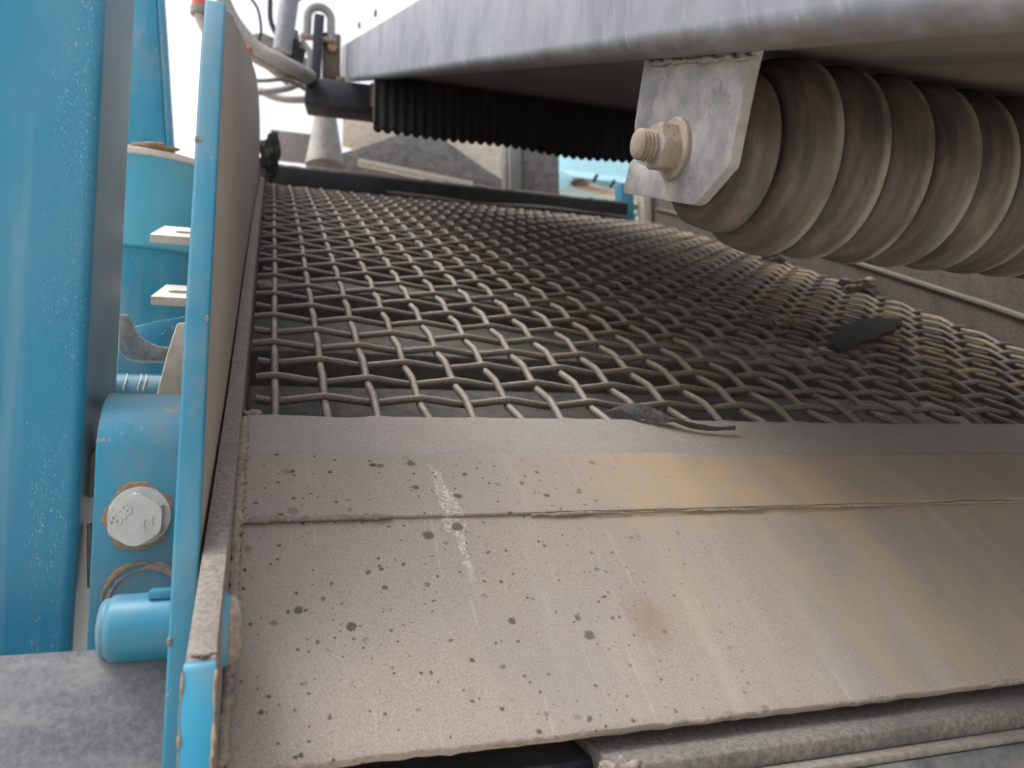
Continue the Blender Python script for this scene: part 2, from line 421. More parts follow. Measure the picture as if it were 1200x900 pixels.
# ------------------------------------------------------------------ deck profile (the screen is crowned: steep near, flatter uphill)
Y0, Z0 = .7925, .0512
S0, S1, LM = R(28.8), R(23.4), 2.12
def deck(s, off=0.0):
    n = 40; y, z = Y0, Z0; a = S0
    if s <= 0: y += math.cos(S0)*s; z += math.sin(S0)*s
    else:
        for i in range(n):
            a = S0 + (S1-S0)*min(1, (i+.5)*s/n/LM); y += math.cos(a)*s/n; z += math.sin(a)*s/n
    return Vector((0, y - math.sin(a)*off, z + math.cos(a)*off))

# ------------------------------------------------------------------ wire screen
scr = thing('wire_screen', (0.7, 1.7, .5), 'crimped woven wire screen cloth, dusty brown, sloping up behind the flat discharge plate', 'wire screen')
PX, PS, WR, AMP = .0526, .0575, .0047, .0036
NX, NS = 28, 37
XW = [.0103 + PX*i for i in range(NX)]; SW = [.012 + PS*j for j in range(NS)]
def crimp(t):     # t in pitches; +-1 at the crossings, straight slants between, tight bends
    u = t % 2.0; tri = 1 - 2*u if u < 1 else 2*u - 3
    return .82*tri + .18*math.cos(math.pi*t)
MID = -.0130
for i, x in enumerate(XW):
    pts = []; ph = random.uniform(0, 6); sgn = 1 if i % 2 else -1
    s = SW[0] - PS
    while s < LM:
        t = (s - SW[0])/PS
        p = deck(s, MID + sgn*AMP*crimp(t)); p.x = x + .0005*math.sin(s*9+ph) + random.gauss(0, .00012)
        pts.append(p); s += PS/8
    obj('wire', tube(pts, WR*random.uniform(.97, 1.05), 8), 'wire', scr, 60)
for j, s in enumerate(SW):
    pts = []; ph = random.uniform(0, 6); sgn = 1 if j % 2 else -1
    x = XW[0] - PX*.5 + PX/8*random.choice((0, 0, 1))
    while x < XW[-1] + .016:
        t = (x - XW[0])/PX
        ds = .0005*math.sin(x*7+ph)
        p = deck(s + ds, MID - sgn*AMP*crimp(t) + random.gauss(0, .00015)); p.x = x
        pts.append(p); x += PX/8
    obj('wire', tube(pts, WR*random.uniform(.90, .96), 8), 'wire', scr, 60)

# lower deck seen through the openings
up = thing('under_pan', (.7, 1.6, .2), 'dim grey pan and cross beams seen through the wire screen openings', 'pan')
pan = bmesh.new()
a = [pan.verts.new((x, *deck(s, -.20).yz)) for s in (-.10, .5, 1.1, 1.7, 2.3) for x in (-.03, 1.47)]
for k in range(4): pan.faces.new((a[2*k], a[2*k+1], a[2*k+3], a[2*k+2]))
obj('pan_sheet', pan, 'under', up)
for x in (-.034, 1.474):
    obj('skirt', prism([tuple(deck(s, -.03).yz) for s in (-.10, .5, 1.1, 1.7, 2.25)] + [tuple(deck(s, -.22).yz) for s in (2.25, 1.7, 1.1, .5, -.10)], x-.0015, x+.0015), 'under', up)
for s_ in (-.10, 2.28):
    c = deck(s_, -.125); c.x = .72; obj('end_sheet', box(c, (1.5, .004, .19), 28), 'under', up)
for s in (.10, .42, .78, 1.15, 1.55, 1.95):
    c = deck(s, -.105); c.x = .72
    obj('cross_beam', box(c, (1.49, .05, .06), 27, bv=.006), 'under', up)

# ------------------------------------------------------------------ discharge plate at the foot of the screen
dp = thing('discharge_plate', (.7, .48, -.18), 'bent dusty steel discharge plate, rain-spotted and ochre-stained, at the foot of the wire screen', 'steel plate')
B = Vector((0, .7185, .0118)); C_ = Vector((0, .6320, -.0400)); D = Vector((0, .4835, -.1728))
XL, XR = -.0165, 1.60
def sheet(p0, p1, th, x0, x1, nx=90, ny=6, wave=None, bv=.0008):
    """slab between two profile points, gently uneven"""
    b2 = bmesh.new(); d = (p1-p0); L = d.length; d.normalize(); nr = Vector((0, -d.z, d.y))
    if nr.z < 0: nr = -nr
    top = []; bot = []
    for j in range(ny+1):
        r1 = []; r2 = []
        for i in range(nx+1):
            x = x0 + (x1-x0)*i/nx; q = p0 + d*(L*j/ny); q.x = x
            w = wave(x, j/ny) if wave else (0, 0)
            q = q + d*w[0] + nr*w[1]
            r1.append(b2.verts.new(q)); r2.append(b2.verts.new(q - nr*th))
        top.append(r1); bot.append(r2)
    for g in (top, bot):
        for j in range(ny):
            for i in range(nx): b2.faces.new((g[j][i], g[j][i+1], g[j+1][i+1], g[j+1][i]))
    for i in range(nx):
        b2.faces.new((top[0][i], top[0][i+1], bot[0][i+1], bot[0][i])); b2.faces.new((top[ny][i], top[ny][i+1], bot[ny][i+1], bot[ny][i]))
    for j in range(ny):
        b2.faces.new((top[j][0], top[j+1][0], bot[j+1][0], bot[j][0])); b2.faces.new((top[j][nx], top[j+1][nx], bot[j+1][nx], bot[j][nx]))
    bmesh.ops.recalc_face_normals(b2, faces=b2.faces)
    if bv: bevel(b2, bv, 2, 60)
    return b2
rj = [random.gauss(0, 1) for _ in range(400)]
def jag(x, k=1.0): 
    i = int((x+1)*130) % 398; f = (x+1)*130 % 1; return (rj[i]*(1-f)+rj[i+1]*f)*k
def w_top(x, t):
    e = max(0, 1-t*3)
    return (e*(.0035*math.exp(-((x-.075)/.028)**2) + .0012*math.sin(x*11) + jag(x, .0002)), .0006*math.sin(x*6+1)*e)
A_ = Vector((0, Y0, Z0))
obj('clamp_strip', sheet(A_, B, .0035, XL+.001, XR, 130, 6, w_top), 'strip', dp)
n2 = (B-C_).normalized(); n2 = Vector((0, -n2.z, n2.y))
def w_mid(x, t): return (max(0, t-.8)*5*(jag(x, .00035) + .0008*math.sin(x*5)), -.0006*min(1, t*6)*0)
obj('cover_strip', sheet(B + n2*.0008, C_ + n2*.0008, .0030, XL, XR, 220, 8, w_mid), 'plate', dp)
def w_low(x, t): 
    e = max(0, t*10-9)
    return (e*(jag(x, .0005) + .0015*math.sin(x*4)), .0014*math.sin(x*3.1+t*2.0)*t)
nl = (C_-D).normalized(); nl = Vector((0, -nl.z, nl.y))
top_l = C_ + (C_-D).normalized()*.012 - nl*.0030
obj('chute_plate', sheet(top_l, D, .0085, XL, XR, 220, 30, w_low, .0012), 'plate', dp)
# weld bead along the left of the seam, and the rough weld up the left side
wp = []; wr = []
for i in range(46):
    x = XL+.001 + i*.0026; wp.append((x, C_.y - .0012 + random.gauss(0, .0004), C_.z - .0004 + random.gauss(0, .0003))); wr.append(.0024 + .0006*math.sin(i*2.1) + random.gauss(0, .00025))
wr[-1] = .0008; wr[-2] = .0015
obj('weld_bead', tube(wp, wr, 8), 'ledge', dp, 80)
wp = []; wr = []
prof = [A_ + Vector((0, -.006, -.006)), B, C_, D]
for a, b in zip(prof, prof[1:]):
    n = max(2, int((b-a).length/.0035))
    for i in range(n):
        p = a.lerp(b, i/n); wp.append((XL-.0015 + random.gauss(0, .0005), p.y, p.z + .0018)); wr.append(.0042 + .0011*math.sin(i*1.9) + random.gauss(0, .0005))
obj('side_weld', tube(wp, wr, 8), 'crust', dp, 80)
# crust of dried dirt along the front lip and in the seam (right part)
wp = []; wr = []
for i in range(150):
    x = .22 + i*.009; wp.append((x, C_.y - .0022 + random.gauss(0, .0004), C_.z - .0022 + random.gauss(0, .0003))); wr.append(max(.0002, .0009 + .0006*math.sin(i*.37) + random.gauss(0, .0003)))
obj('seam_dirt', tube(wp, wr, 6), 'crust', dp, 80)
wp = []; wr = []
for i in range(330):
    x = -.005 + i*.0045; q = w_low(x, 1.0)
    p = D - (C_-D).normalized()*q[0]*1.0 + nl*(q[1]-.0016)
    wp.append((x, p.y + .0005, p.z)); wr.append(max(.0004, .0012 + .0009*math.sin(i*.21) + random.gauss(0, .0004)))
obj('lip_dirt', tube(wp, wr, 6), 'crust', dp, 80)

# ------------------------------------------------------------------ left cheek plate (tall, blue edge) and ledge plate inside it
ck = thing('cheek_plate', (-.044, 1.0, .1), 'tall side plate with blue front edge and dust-caked inner face beside the wire screen', 'side plate')
outer = [(.617, .362), (.70, .408), (1.13, .612), (1.75, .885), (2.15, 1.035), (2.45, 1.10), (2.62, 1.11), (2.62, .80), (1.6, .25), (.85, -.16), (.520, -.185), (.5240, -.150), (.5345, -.0815), (.555, .085), (.60, .315)]
obj('plate', prism(outer, -.0505, -.0372, .0012), 'cheek', ck)
# blue painted front edge, a welded-on flat bar
fe = [(.520, -.188), (.5236, -.150), (.5341, -.0815), (.5545, .085), (.5995, .315), (.6155, .3635)]
pe = bmesh.new(); ra = []; 
pts_f = [Vector((0, y, z)) for y, z in fe]
for x in (-.0525, -.0368):
    f_ = [pe.verts.new((x, p.y-.007, p.z)) for p in pts_f]; b_ = [pe.verts.new((x, p.y+.0012, p.z)) for p in pts_f]; ra.append((f_, b_))
(f0, b0), (f1, b1) = ra; n = len(pts_f)
for i in range(n-1):
    pe.faces.new((f0[i], f0[i+1], f1[i+1], f1[i])); pe.faces.new((b0[i], b0[i+1], b1[i+1], b1[i]))
    pe.faces.new((f0[i], f0[i+1], b0[i+1], b0[i])); pe.faces.new((f1[i], f1[i+1], b1[i+1], b1[i]))
pe.faces.new((f0[0], f1[0], b1[0], b0[0])); pe.faces.new((f0[-1], f1[-1], b1[-1], b0[-1]))
bmesh.ops.recalc_face_normals(pe, faces=pe.faces); bevel(pe, .0022, 3, 40)
obj('edge_bar', pe, 'blue_pale', ck)
# chips of pale filler on the edge bar
for y, z, x, r in ((.584, .236, -.0505, .0035), (.553, .020, -.0500, .0025), (.530, -.105, -.0515, .0022), (.6015, .305, -.047, .0022), (.557, .10, -.0385, .002), (.595, .27, -.0375, .0026)):
    obj('paint_chip', lumpy((x, y-.0070, z), (r*.6, .0007, r*.9), 3, .7, seed=int(z*1000)), 'crust', ck, 80)

lg = thing('ledge_plate', (-.029, .9, .05), 'thick dust-caked ledge plate with chipped blue end running along the left screen edge', 'side plate')
tl = [(.4372, -.0982), (.60, -.0230), (.7925, .0665)] + [tuple(deck(s, .012).yz) for s in (.15, .5, 1.0, 1.5, 2.05)]
bl = [tuple(deck(s, -.10).yz) for s in (2.05, 1.5, 1.0, .5, .1)] + [(.70, -.12), (.45, -.25), (.385, -.25)]
obj('plate', prism(tl+bl, -.0352, -.0205, .0012), 'ledge', lg)
obj('painted_end', prism([(.4368, -.0985), (.4330, -.0990), (.4305, -.1020), (.3800, -.2500), (.3845, -.2500)], -.0357, -.0200, .0009), 'blue', lg)
for x in (-.0357, -.0200):
    wp = [Vector((x, .4305, -.1020)).lerp(Vector((x, .3800, -.2500)), i/44) + Vector((random.gauss(0, .0003), 0, 0)) for i in range(45)]
    obj('edge_rust', tube(wp, [max(.0002, .0004 + random.gauss(0, .0004)) for _ in wp], 6), 'rustdirt', lg, 80)
obj('end_scale', lumpy((-.0275, .442, -.0960), (.0055, .005, .0009), 3, .7, seed=3), 'ledge', lg, 80)

# round boss of the pivot on the inner face of the ledge plate
bs = thing('pivot_boss', (-.015, .513, -.098), 'round blue boss with dirt ring on the inner face of the ledge plate', 'pivot')
obj('disc', lathe([(-.024, .0222), (-.0190, .0216), (-.0165, .0206)], 'x', 40, (0, .5135, -.0985)), 'blue', bs)
obj('dirt_ring', lathe([(-.0170, .0208), (-.0140, .0196), (-.0112, .0165), (-.0095, .0115), (-.0088, .0050), (-.0087, .0010)], 'x', 40, (0, .5135, -.0985), False), 'crust', bs, 80)

# ------------------------------------------------------------------ blue post on the left
po = thing('blue_post', (-.2, .72, -2.0), 'wide scuffed blue steel box post standing left of the tall side plate', 'post')
def ring_box(x0, x1, y0, y1, r):
    pts = []
    for cx, cy, a0 in ((x1-r, y0+r, -90), (x1-r, y1-r, 0), (x0+r, y1-r, 90), (x0+r, y0+r, 180)):
        for k in range(7): a = R(a0 + 15*k); pts.append((cx + r*math.cos(a), cy + r*math.sin(a)))
    return pts
b2 = bmesh.new(); rr = ring_box(-.32, -.133, .664, .805, .009); lv = []
for z in (-2.0, -.4, -.15, .0, .2, .45, .9): lv.append([b2.verts.new((x + .012*0, y, z)) for x, y in rr])
for a, b in zip(lv, lv[1:]):
    for k in range(len(rr)): b2.faces.new((a[k], a[(k+1) % len(rr)], b[(k+1) % len(rr)], b[k]))
b2.faces.new(lv[0][::-1]); b2.faces.new(lv[-1])
obj('tube', b2, 'post', po, 50)
obj('base_plate', box((-.226, .735, -1.99), (.30, .26, .02), bv=.002), 'post', po)
obj('dirt_chip', lumpy((-.1345, .672, .0155), (.0018, .0012, .004), 2, .4, seed=8), 'rustdirt', po, 80)

# ------------------------------------------------------------------ bent bracket with hex bolt, and the pin
mb = thing('bent_bracket', (-.09, .66, -.15), 'rounded blue bent-plate bracket bolted between the blue post and the tall side plate', 'bracket')
poly = []
cy, cz, r = .712, .0105, .052
for k in range(0, 13): a = R(180 - 7.5*k); poly.append((cy + r*math.cos(a), cz + r*math.sin(a)))
poly += [(.80, cz+r), (.80, cz+r-.010)]
for k in range(12, -1, -1): a = R(180 - 7.5*k); poly.append((cy + (r-.010)*math.cos(a), cz + (r-.010)*math.sin(a)))
poly = [(.666, -.150)] + poly + [(.676, -.150)]
poly[0] = (.6635, -.149)
obj('bent_plate', prism(poly, -.1225, -.0535, .0016, 3), 'blue', mb, 40)
def dirt_annulus(cx, cz, r0, r1, a0, a1, y, seed):
    from mathutils import noise as mn
    b2 = bmesh.new(); n = 70; rows = [[], [], []]
    for i in range(n+1):
        a = R(a0 + (a1-a0)*i/n); q = Vector((math.cos(a)*2.2, math.sin(a)*2.2, seed)); e = min(1, i/8, (n-i)/8)
        w = (r1-r0)*max(.08, (.65 + 1.1*mn.noise(q*.7) + .35*mn.noise(q*2.3) + .15*mn.noise(q*7)))*e
        for row, rr, dy in zip(rows, (r0, r0+w*.5, r0+w), (.0002, -.0004, .0002)):
            row.append(b2.verts.new((cx + rr*math.cos(a), y+dy, cz + rr*math.sin(a))))
    for a, b in zip(rows, rows[1:]):
        for i in range(n): b2.faces.new((a[i], a[i+1], b[i+1], b[i]))
    return b2
obj('dirt_ring', dirt_annulus(-.0895, -.0370, .0215, .0268, 0, 360, .6599, 3), 'rustdirt', mb, 80)
obj('dirt_ring', dirt_annulus(-.0895, -.0370, .0215, .0250, 0, 360, .6597, 8), 'crust', mb, 80)
bo = thing('hex_bolt', (-.0895, .655, -.037), 'zinc-plated hex bolt marked 8.8 with washer on the blue bent bracket', 'bolt')
obj('washer', lathe([(.6625, .0225), (.6590, .0228), (.6575, .0220), (.6572, .016)], 'y', 44, (-.0895, 0, -.0370)), 'zinc', bo)
HB = (-.0903, .6575, -.0385)
hd = obj('head', hexhead(.0365, .0165, '-y', HB, R(30)), 'zinc', bo, 12)
def text_mesh(body, size, depth):
    cu = bpy.data.curves.new('lettering', 'FONT'); cu.body = body; cu.size = size; cu.extrude = depth; cu.bevel_depth = .00012; cu.space_character = 1.12
    cu.align_x = 'CENTER'; cu.align_y = 'CENTER'
    o = bpy.data.objects.new('lettering_tmp', cu); col.objects.link(o)
    bpy.context.view_layer.update()
    me = bpy.data.meshes.new_from_object(o.evaluated_get(bpy.context.evaluated_depsgraph_get()))
    bpy.data.objects.remove(o); return me
def put_text(body, size, x, z, rot, parent, name):
    me = text_mesh(body, size, .0009); me.materials.append(M['zinc'])
    me.transform(Matrix.Translation((x, HB[1]-.0165, z)) @ Matrix.Rotation(R(rot), 4, 'Y') @ Matrix.Rotation(R(90), 4, 'X'))
    o = bpy.data.objects.new(name, me); col.objects.link(o); o.parent = parent; o.matrix_parent_inverse = parent.matrix_world.inverted()
put_text('8.8', .0118, HB[0]-.0088, HB[2]+.0040, -50, hd, 'grade_mark')
put_text('YY', .0090, HB[0]+.0088, HB[2]-.0030, -25, hd, 'maker_mark')

pn = thing('pivot_pin', (-.07, .563, -.103), 'blue cylindrical pin sticking out of the tall side plate under the hex bolt', 'pin')
obj('shaft', lathe([(-.0935, .0150), (-.0925, .0185), (-.0905, .0205), (-.0880, .0212), (-.045, .0216)], 'x', 48, (0, .5655, -.1030)), 'blue_pale', pn, 40)
obj('collar', lathe([(-.0985, .0120), (-.0975, .0160), (-.0955, .0185), (-.0905, .0192)], 'x', 48, (0, .5690, -.1032)), 'blue_pale', pn, 40)
obj('weld_tab', box((-.060, .5600, -.0815), (.017, .014, .006), bv=.002), 'blue_pale', pn)
obj('dirt_ring', dirt_annulus(-.083, -.1035, .0255, .0335, 20, 215, .6599, 5), 'crust', mb, 80)
obj('dirt_ring', dirt_annulus(-.083, -.1035, .0300, .0350, 35, 180, .6597, 11), 'rustdirt', mb, 80)

# rusty wedge and dark slotted strip behind the bracket's left edge
tag(obj('rusty_wedge', prism_y([(-.1210, .040), (-.1215, -.022), (-.1345, -.024), (-.1395, -.010), (-.133, .012)], .700, .730, .003), 'rustdirt', None, 60),
    'rusty wedge peeking out between the blue post and the bent bracket', 'wedge')
tag(obj('dark_strip', box((-.1275, .690, -.068), (.0040, .012, .050), 0, -3, 0, .0015), 'lump'), 'short dark steel strip beside the bent bracket, against the blue post', 'metal strip')

# blotchy galvanised box at the lower left
gx = thing('grey_box_beam', (-.2, .49, -.2), 'blotchy grey galvanised beam end below the blue post', 'beam')
b2 = box((-.2265, .5665, -.205), (.353, .085, .16), -30, 0, -1.5, .0035)
obj('tube', b2, 'greybox', gx)
obj('end_cap', box((-.0560, .5640, -.208), (.014, .088, .165), -30, 0, -1.5, .003), 'beam', gx)

# ------------------------------------------------------------------ things between post and side plate
hz = thing('blue_housing', (-.2, 1.5, .1), 'large plain blue housing with dusty rim seen between post and side plate', 'housing')
b2 = lathe([(-.42, .166), (.0, .166), (.0215, .166)], 'z', 64, (-.215, 1.53, .34))
obj('lower_drum', b2, 'blue', hz)
obj('upper_drum', lathe([(.362, .165), (.366, .172), (.52, .172), (.52, .165)], 'z', 64, (-.215, 1.53, 0)), 'blue_lit', hz)
obj('rim', lathe([(.519, .173), (.521, .175), (.529, .175), (.531, .172)], 'z', 64, (-.215, 1.53, 0)), 'lug', hz)
obj('dirt_heap', lumpy((-.19, 1.372, .538), (.035, .015, .006), 3, .4, seed=5), 'rustdirt', hz, 80)
br = thing('blue_brace', (-.26, 1.8, .7), 'slanted blue flat brace rising behind the post against white sky', 'brace')
def slab_between(p0, p1, w, t, bv=.002):
    p0, p1 = Vector(p0), Vector(p1); d = (p1-p0); L = d.length; q = d.to_track_quat('Z', 'Y')
    b2 = bmesh.new(); bmesh.ops.create_cube(b2, size=1); bmesh.ops.scale(b2, vec=(w, t, L), verts=b2.verts); bevel(b2, bv)
    bmesh.ops.transform(b2, matrix=Matrix.Translation((p0+p1)/2) @ q.to_matrix().to_4x4(), verts=b2.verts); return b2
obj('flat_bar', slab_between((-.2520, 1.80, .60), (-.3080, 1.80, 1.20), .03, .080), 'blue', br)
obj('edge_bar', slab_between((-.2030, 1.795, .60), (-.2590, 1.795, 1.20), .06, .012), 'blue_pale', br)
for (yy, zz, wd, lbl) in ((1.055, .299, .044, 'upper pale grey slotted lug behind the blue front edge'), (1.012, .211, .040, 'lower pale grey slotted lug behind the blue front edge')):
    t = thing('slotted_lug', (-.115, yy, zz), lbl, 'lug', 'slotted lugs beside the housing')
    sx0, sx1 = -.143 if zz > .25 else -.133, -.052
    # plate with a real slot: outline built as frame of four bars
    cyl = [(sx0, -.022), (sx0+.012, .026), (sx1, .026), (sx1, -.022)]
    bmx = bmesh.new()
    inn = [(-.104+.012*math.cos(R(a)) + (.018 if math.cos(R(a)) > 0 else 0), .006*math.sin(R(a))) for a in range(0, 360, 30)]
    o_ = [cyl[0], cyl[3], cyl[2], cyl[1]]
    th = .0105
    vt = [bmx.verts.new((x, y, th/2)) for x, y in o_]; vi = [bmx.verts.new((x, y, th/2)) for x, y in inn]
    es = [bmx.edges.new((vt[i], vt[(i+1) % 4])) for i in range(4)] + [bmx.edges.new((vi[i], vi[(i+1) % 12])) for i in range(12)]
    bmesh.ops.triangle_fill(bmx, use_beauty=True, edges=es)
    ext = bmesh.ops.extrude_face_region(bmx, geom=bmx.faces[:])
    bmesh.ops.translate(bmx, vec=(0, 0, -th), verts=[v for v in ext['geom'] if isinstance(v, bmesh.types.BMVert)])
    bmesh.ops.transform(bmx, matrix=Matrix.Translation((0, yy, zz)) @ Matrix.Rotation(R(31), 4, 'X'), verts=bmx.verts)
    obj('plate', bmx, 'lug', t, 40)
hk = [(-.164, .178), (-.153, .178), (-.150, .168), (-.144, .157), (-.134, .148), (-.120, .142), (-.085, .141), (-.085, .124), (-.144, .124), (-.155, .127), (-.162, .136)]
tag(obj('grey_hook', prism_y(hk, .972, .992, .0025), 'hook'), 'dark grey curved hook-shaped casting above the blue pipe', 'hook')
gp = thing('blue_gusset', (-.13, 1.08, .15), 'small blue gusset plate with nut behind the grey hook', 'gusset')
obj('plate', prism_y([(-.180, .150), (-.175, .178), (-.13, .192), (-.07, .206), (-.07, .120), (-.18, .120)], 1.078, 1.094, .002), 'blue_pale', gp)
obj('nut', hexhead(.028, .014, '-y', (-.118, 1.079, .160), R(10)), 'blue_pale', gp)
dpipe = thing('blue_pipe', (-.14, .93, .08), 'blue pipe with pale dried drips below the grey hook', 'pipe')
obj('pipe', tube([(-.26, .955, .085), (-.055, .955, .083)], .0215, 24), 'blue_pale', dpipe)
for k, x in enumerate((-.148, -.1335, -.128)):
    obj('drip', tube([(x, .9500, .1060), (x+.0015, .9378, .0978), (x-.0005, .9338, .088), (x+.001, .9348+.0004*k, .081-.004*(k % 3))], [.0004, .0012, .0009, .0004], 6), 'lug', dpipe, 80)
tag(obj('beige_flap', prism_y([(-.1105, .060), (-.099, .120), (-.0905, .153), (-.056, .156), (-.056, .060)], .872, .885, .002), 'beige'), 'pale beige rubber flap between the blue pipe and the side plate', 'flap')

# ------------------------------------------------------------------ conveyor frame, belt, roller
SL = R(26.1); LD = Vector((0, math.cos(SL), math.sin(SL))); LN = Vector((0, -math.sin(SL), math.cos(SL)))
P0 = Vector((0, .4715, .2970))
def fr(x, l, n): return Vector((x, 0, 0)) + P0 + LD*l + LN*n    # frame coordinates: across, along, above lower lip
def along(profile, l0, l1, closed=True, seg=1):
    b2 = bmesh.new(); lv = []
    for i in range(seg+1): lv.append([b2.verts.new(fr(x, l0+(l1-l0)*i/seg, n)) for x, n in profile])
    m = len(profile)
    for a, b in zip(lv, lv[1:]):
        for k in range(m): b2.faces.new((a[k], a[(k+1) % m], b[(k+1) % m], b[k]))
    b2.faces.new(lv[0][::-1]); b2.faces.new(lv[-1])
    bmesh.ops.recalc_face_normals(b2, faces=b2.faces); return b2
def channel(x0, sgn):
    o_, i_ = [], []
    r, t = .015, .005
    for k in range(9): a = R(180 + 90*k/8); o_.append((r + r*math.cos(a), r + r*math.sin(a))); i_.append((r + (r-t)*math.cos(a), r + (r-t)*math.sin(a)))
    outl = [(0, .132)] + o_ + [(.024, 0), (.024, t)] + i_[::-1] + [(t, .127), (.045, .127), (.045, .132)]
    return [(x0 + sgn*x, n) for x, n in outl]
L0, L1 = -.36, 2.86
cf = thing('overhead_conveyor', (.6, .5, .3), 'galvanised grey-lilac conveyor side channels hanging over the wire screen', 'conveyor')
obj('side_channel', along(channel(.258, 1), L0, L1), 'galv', cf, 40)
obj('side_channel', along(channel(1.13, -1), L0, L1), 'galv', cf, 40)
for l in (.9, 1.9): 
    c = fr(.694, l, .09); obj('cross_member', box(c, (.84, .05, .05), 26.1, bv=.004), 'galv', cf)
# pale guard sheet bolted above the channel
gs = obj('guard_sheet', along([(.300, .134), (.300, .30), (.303, .30), (.303, .134)], .9, 2.80), 'guard', cf)
for l in (1.5, 2.1, 2.6): obj('guard_bolt', lathe([(.292, .006), (.293, .011), (.2995, .011)], 'x', 12, (0, *fr(0, l, .20).yz)), 'hook', gs)
belt = thing('conveyor_belt', (.69, 1.3, .7), 'scuffed dark rubber conveyor belt passing over the ringed roller', 'conveyor belt')
RC = Vector((0, .481, .2331)); RR = .0738
bt = (RC - P0).dot(LN) + RR + .001
obj('return_strand', along([(.318, bt), (1.07, bt), (1.07, bt+.009), (.318, bt+.009)], L0, 2.15), 'belt', belt)
obj('carry_strand', along([(.300, .150), (1.09, .150), (1.09, .159), (.300, .159)], L0, 2.3), 'belt', belt)

hc_ = fr(0, L0, (bt + .159)/2)
obj('head_drum', lathe([(.31, .02), (.312, (.159-bt)/2), (1.078, (.159-bt)/2), (1.08, .02)], 'x', 40, (0, hc_.y, hc_.z)), 'belt', belt, 40)
# ribbed black curtain across the tail
ct = thing('ribbed_curtain', (.66, 2.0, .95), 'black ribbed rubber curtain with scalloped lower edge hanging across the conveyor tail', 'rubber curtain')
b2 = bmesh.new(); nx = 300; g = []
for side in (0, 1):
    rows = []
    for j in range(7):
        row = []
        for i in range(nx+1):
            x = .262 + .83*i/nx; ph = x/.0262*2*math.pi
            rib = .5+.5*math.cos(ph); tz = j/6
            zb = .915 - .0125*abs(math.sin(ph/2))**.7 - .003*math.sin(x*17)
            z = zb + (1.10 - zb)*tz
            row.append(b2.verts.new((x, 2.0 + (.022 if side else -.004*rib) + .006*math.sin(x*9), z)))
        rows.append(row)
    g.append(rows)
for rows in g:
    for j in range(6):
        for i in range(nx): b2.faces.new((rows[j][i], rows[j][i+1], rows[j+1][i+1], rows[j+1][i]))
for i in range(nx):
    b2.faces.new((g[0][0][i], g[0][0][i+1], g[1][0][i+1], g[1][0][i])); b2.faces.new((g[0][6][i], g[0][6][i+1], g[1][6][i+1], g[1][6][i]))
for j in range(6):
    b2.faces.new((g[0][j][0], g[0][j+1][0], g[1][j+1][0], g[1][j][0])); b2.faces.new((g[0][j][nx], g[0][j+1][nx], g[1][j+1][nx], g[1][j][nx]))
obj('curtain', b2, 'black', ct, 80)

# hanger bracket
XB = .286
hb = thing('hanger_bracket', (XB, .48, .3), 'spotted galvanised hanger plate with open slot under the conveyor channel', 'bracket')
bp2 = [(.5270, .336), (.5330, .3190), (.5500, .2800), (.5500, .2750), (.5465, .2720), (.5300, .2675), (.5080, .2580), (.4950, .2480), (.4920, .2350), (.5000, .2250),
       (.5200, .2300), (.5440, .2440), (.5530, .2525), (.5590, .2520), (.5640, .2470), (.5735, .2320), (.5720, .2295), (.4650, .1835), (.4590, .1830), (.4560, .1836), (.4205, .1940), (.4180, .1965), (.3960, .2450), (.3820, .2700)]
b2 = prism(bp2, XB, XB+.0085, .0010)
obj('plate', b2, 'bracket', hb, 40)
obj('washer', lathe([(XB-.0045, .0120), (XB-.0042, .0215), (XB-.0030, .0225), (XB-.0002, .0225)], 'x', 44, (0, RC.y+.004, RC.z)), 'zinc_dirty', hb)
obj('nut', hexhead(.0315, .0150, '-x', (XB-.0035, RC.y+.004, RC.z), R(12)), 'zinc_dirty', hb, 30)
# threaded stud end
pr = []
x = XB-.0335; pr += [(x, .0070), (x+.0008, .0095), (x+.0022, .0109)]
x += .0022
while x < XB-.014: pr += [(x+.0008, .0113), (x+.0016, .0099), (x+.0024, .0099), (x+.0030, .0113)]; x += .0032
obj('threaded_stud', lathe(pr, 'x', 40, (0, RC.y+.004, RC.z)), 'zinc_dirty', hb, 30)
# crust of dirt under the channel at the bracket root
wp = [fr(XB-.0015, -.10 + i*.006, -.0025 + random.gauss(0, .0008)) for i in range(26)]
obj('dirt_crust', tube(wp, [.0012+abs(random.gauss(0, .0009)) for _ in wp], 7), 'ledge', hb, 80)

ro = thing('ringed_roller', (.6, RC.y, RC.z), 'grey-brown return roller built of wide rubber rings under the conveyor belt', 'roller')
def at_roller(o): o.matrix_parent_inverse = Matrix(); o.location = (0, 0, 0); return o
RX = ro.location.x
obj_core = obj('core_tube', lathe([(-.27, .0300), (-.268, .046), (-.262, .049), (.46, .049), (.466, .046)], 'x', 64), 'roller', None, 40)
obj_core.parent = ro
hubp = [(-.300, .012), (-.298, .048), (-.292, .055), (-.2780, .0585), (-.2690, .0590), (-.2665, .0570), (-.2660, .048)]
hub = obj('end_hub', lathe(hubp, 'x', 64), 'roller', None, 40); hub.parent = ro
PITCH = .0408
pf = [(-.0325, .0480), (-.0322, .0540), (-.0310, .0605), (-.0275, .0655), (-.0220, .0692), (-.0140, .0715), (-.0070, .0727), (-.0025, .0734), (.0000, .0736), (.0014, .0730), (.0020, .0708), (.0022, .0640), (.0024, .0560), (.0025, .0480)]
ring0 = obj('rubber_ring', lathe(pf, 'x', 96, closed=False), 'roller', None, 60); ring0.parent = ro
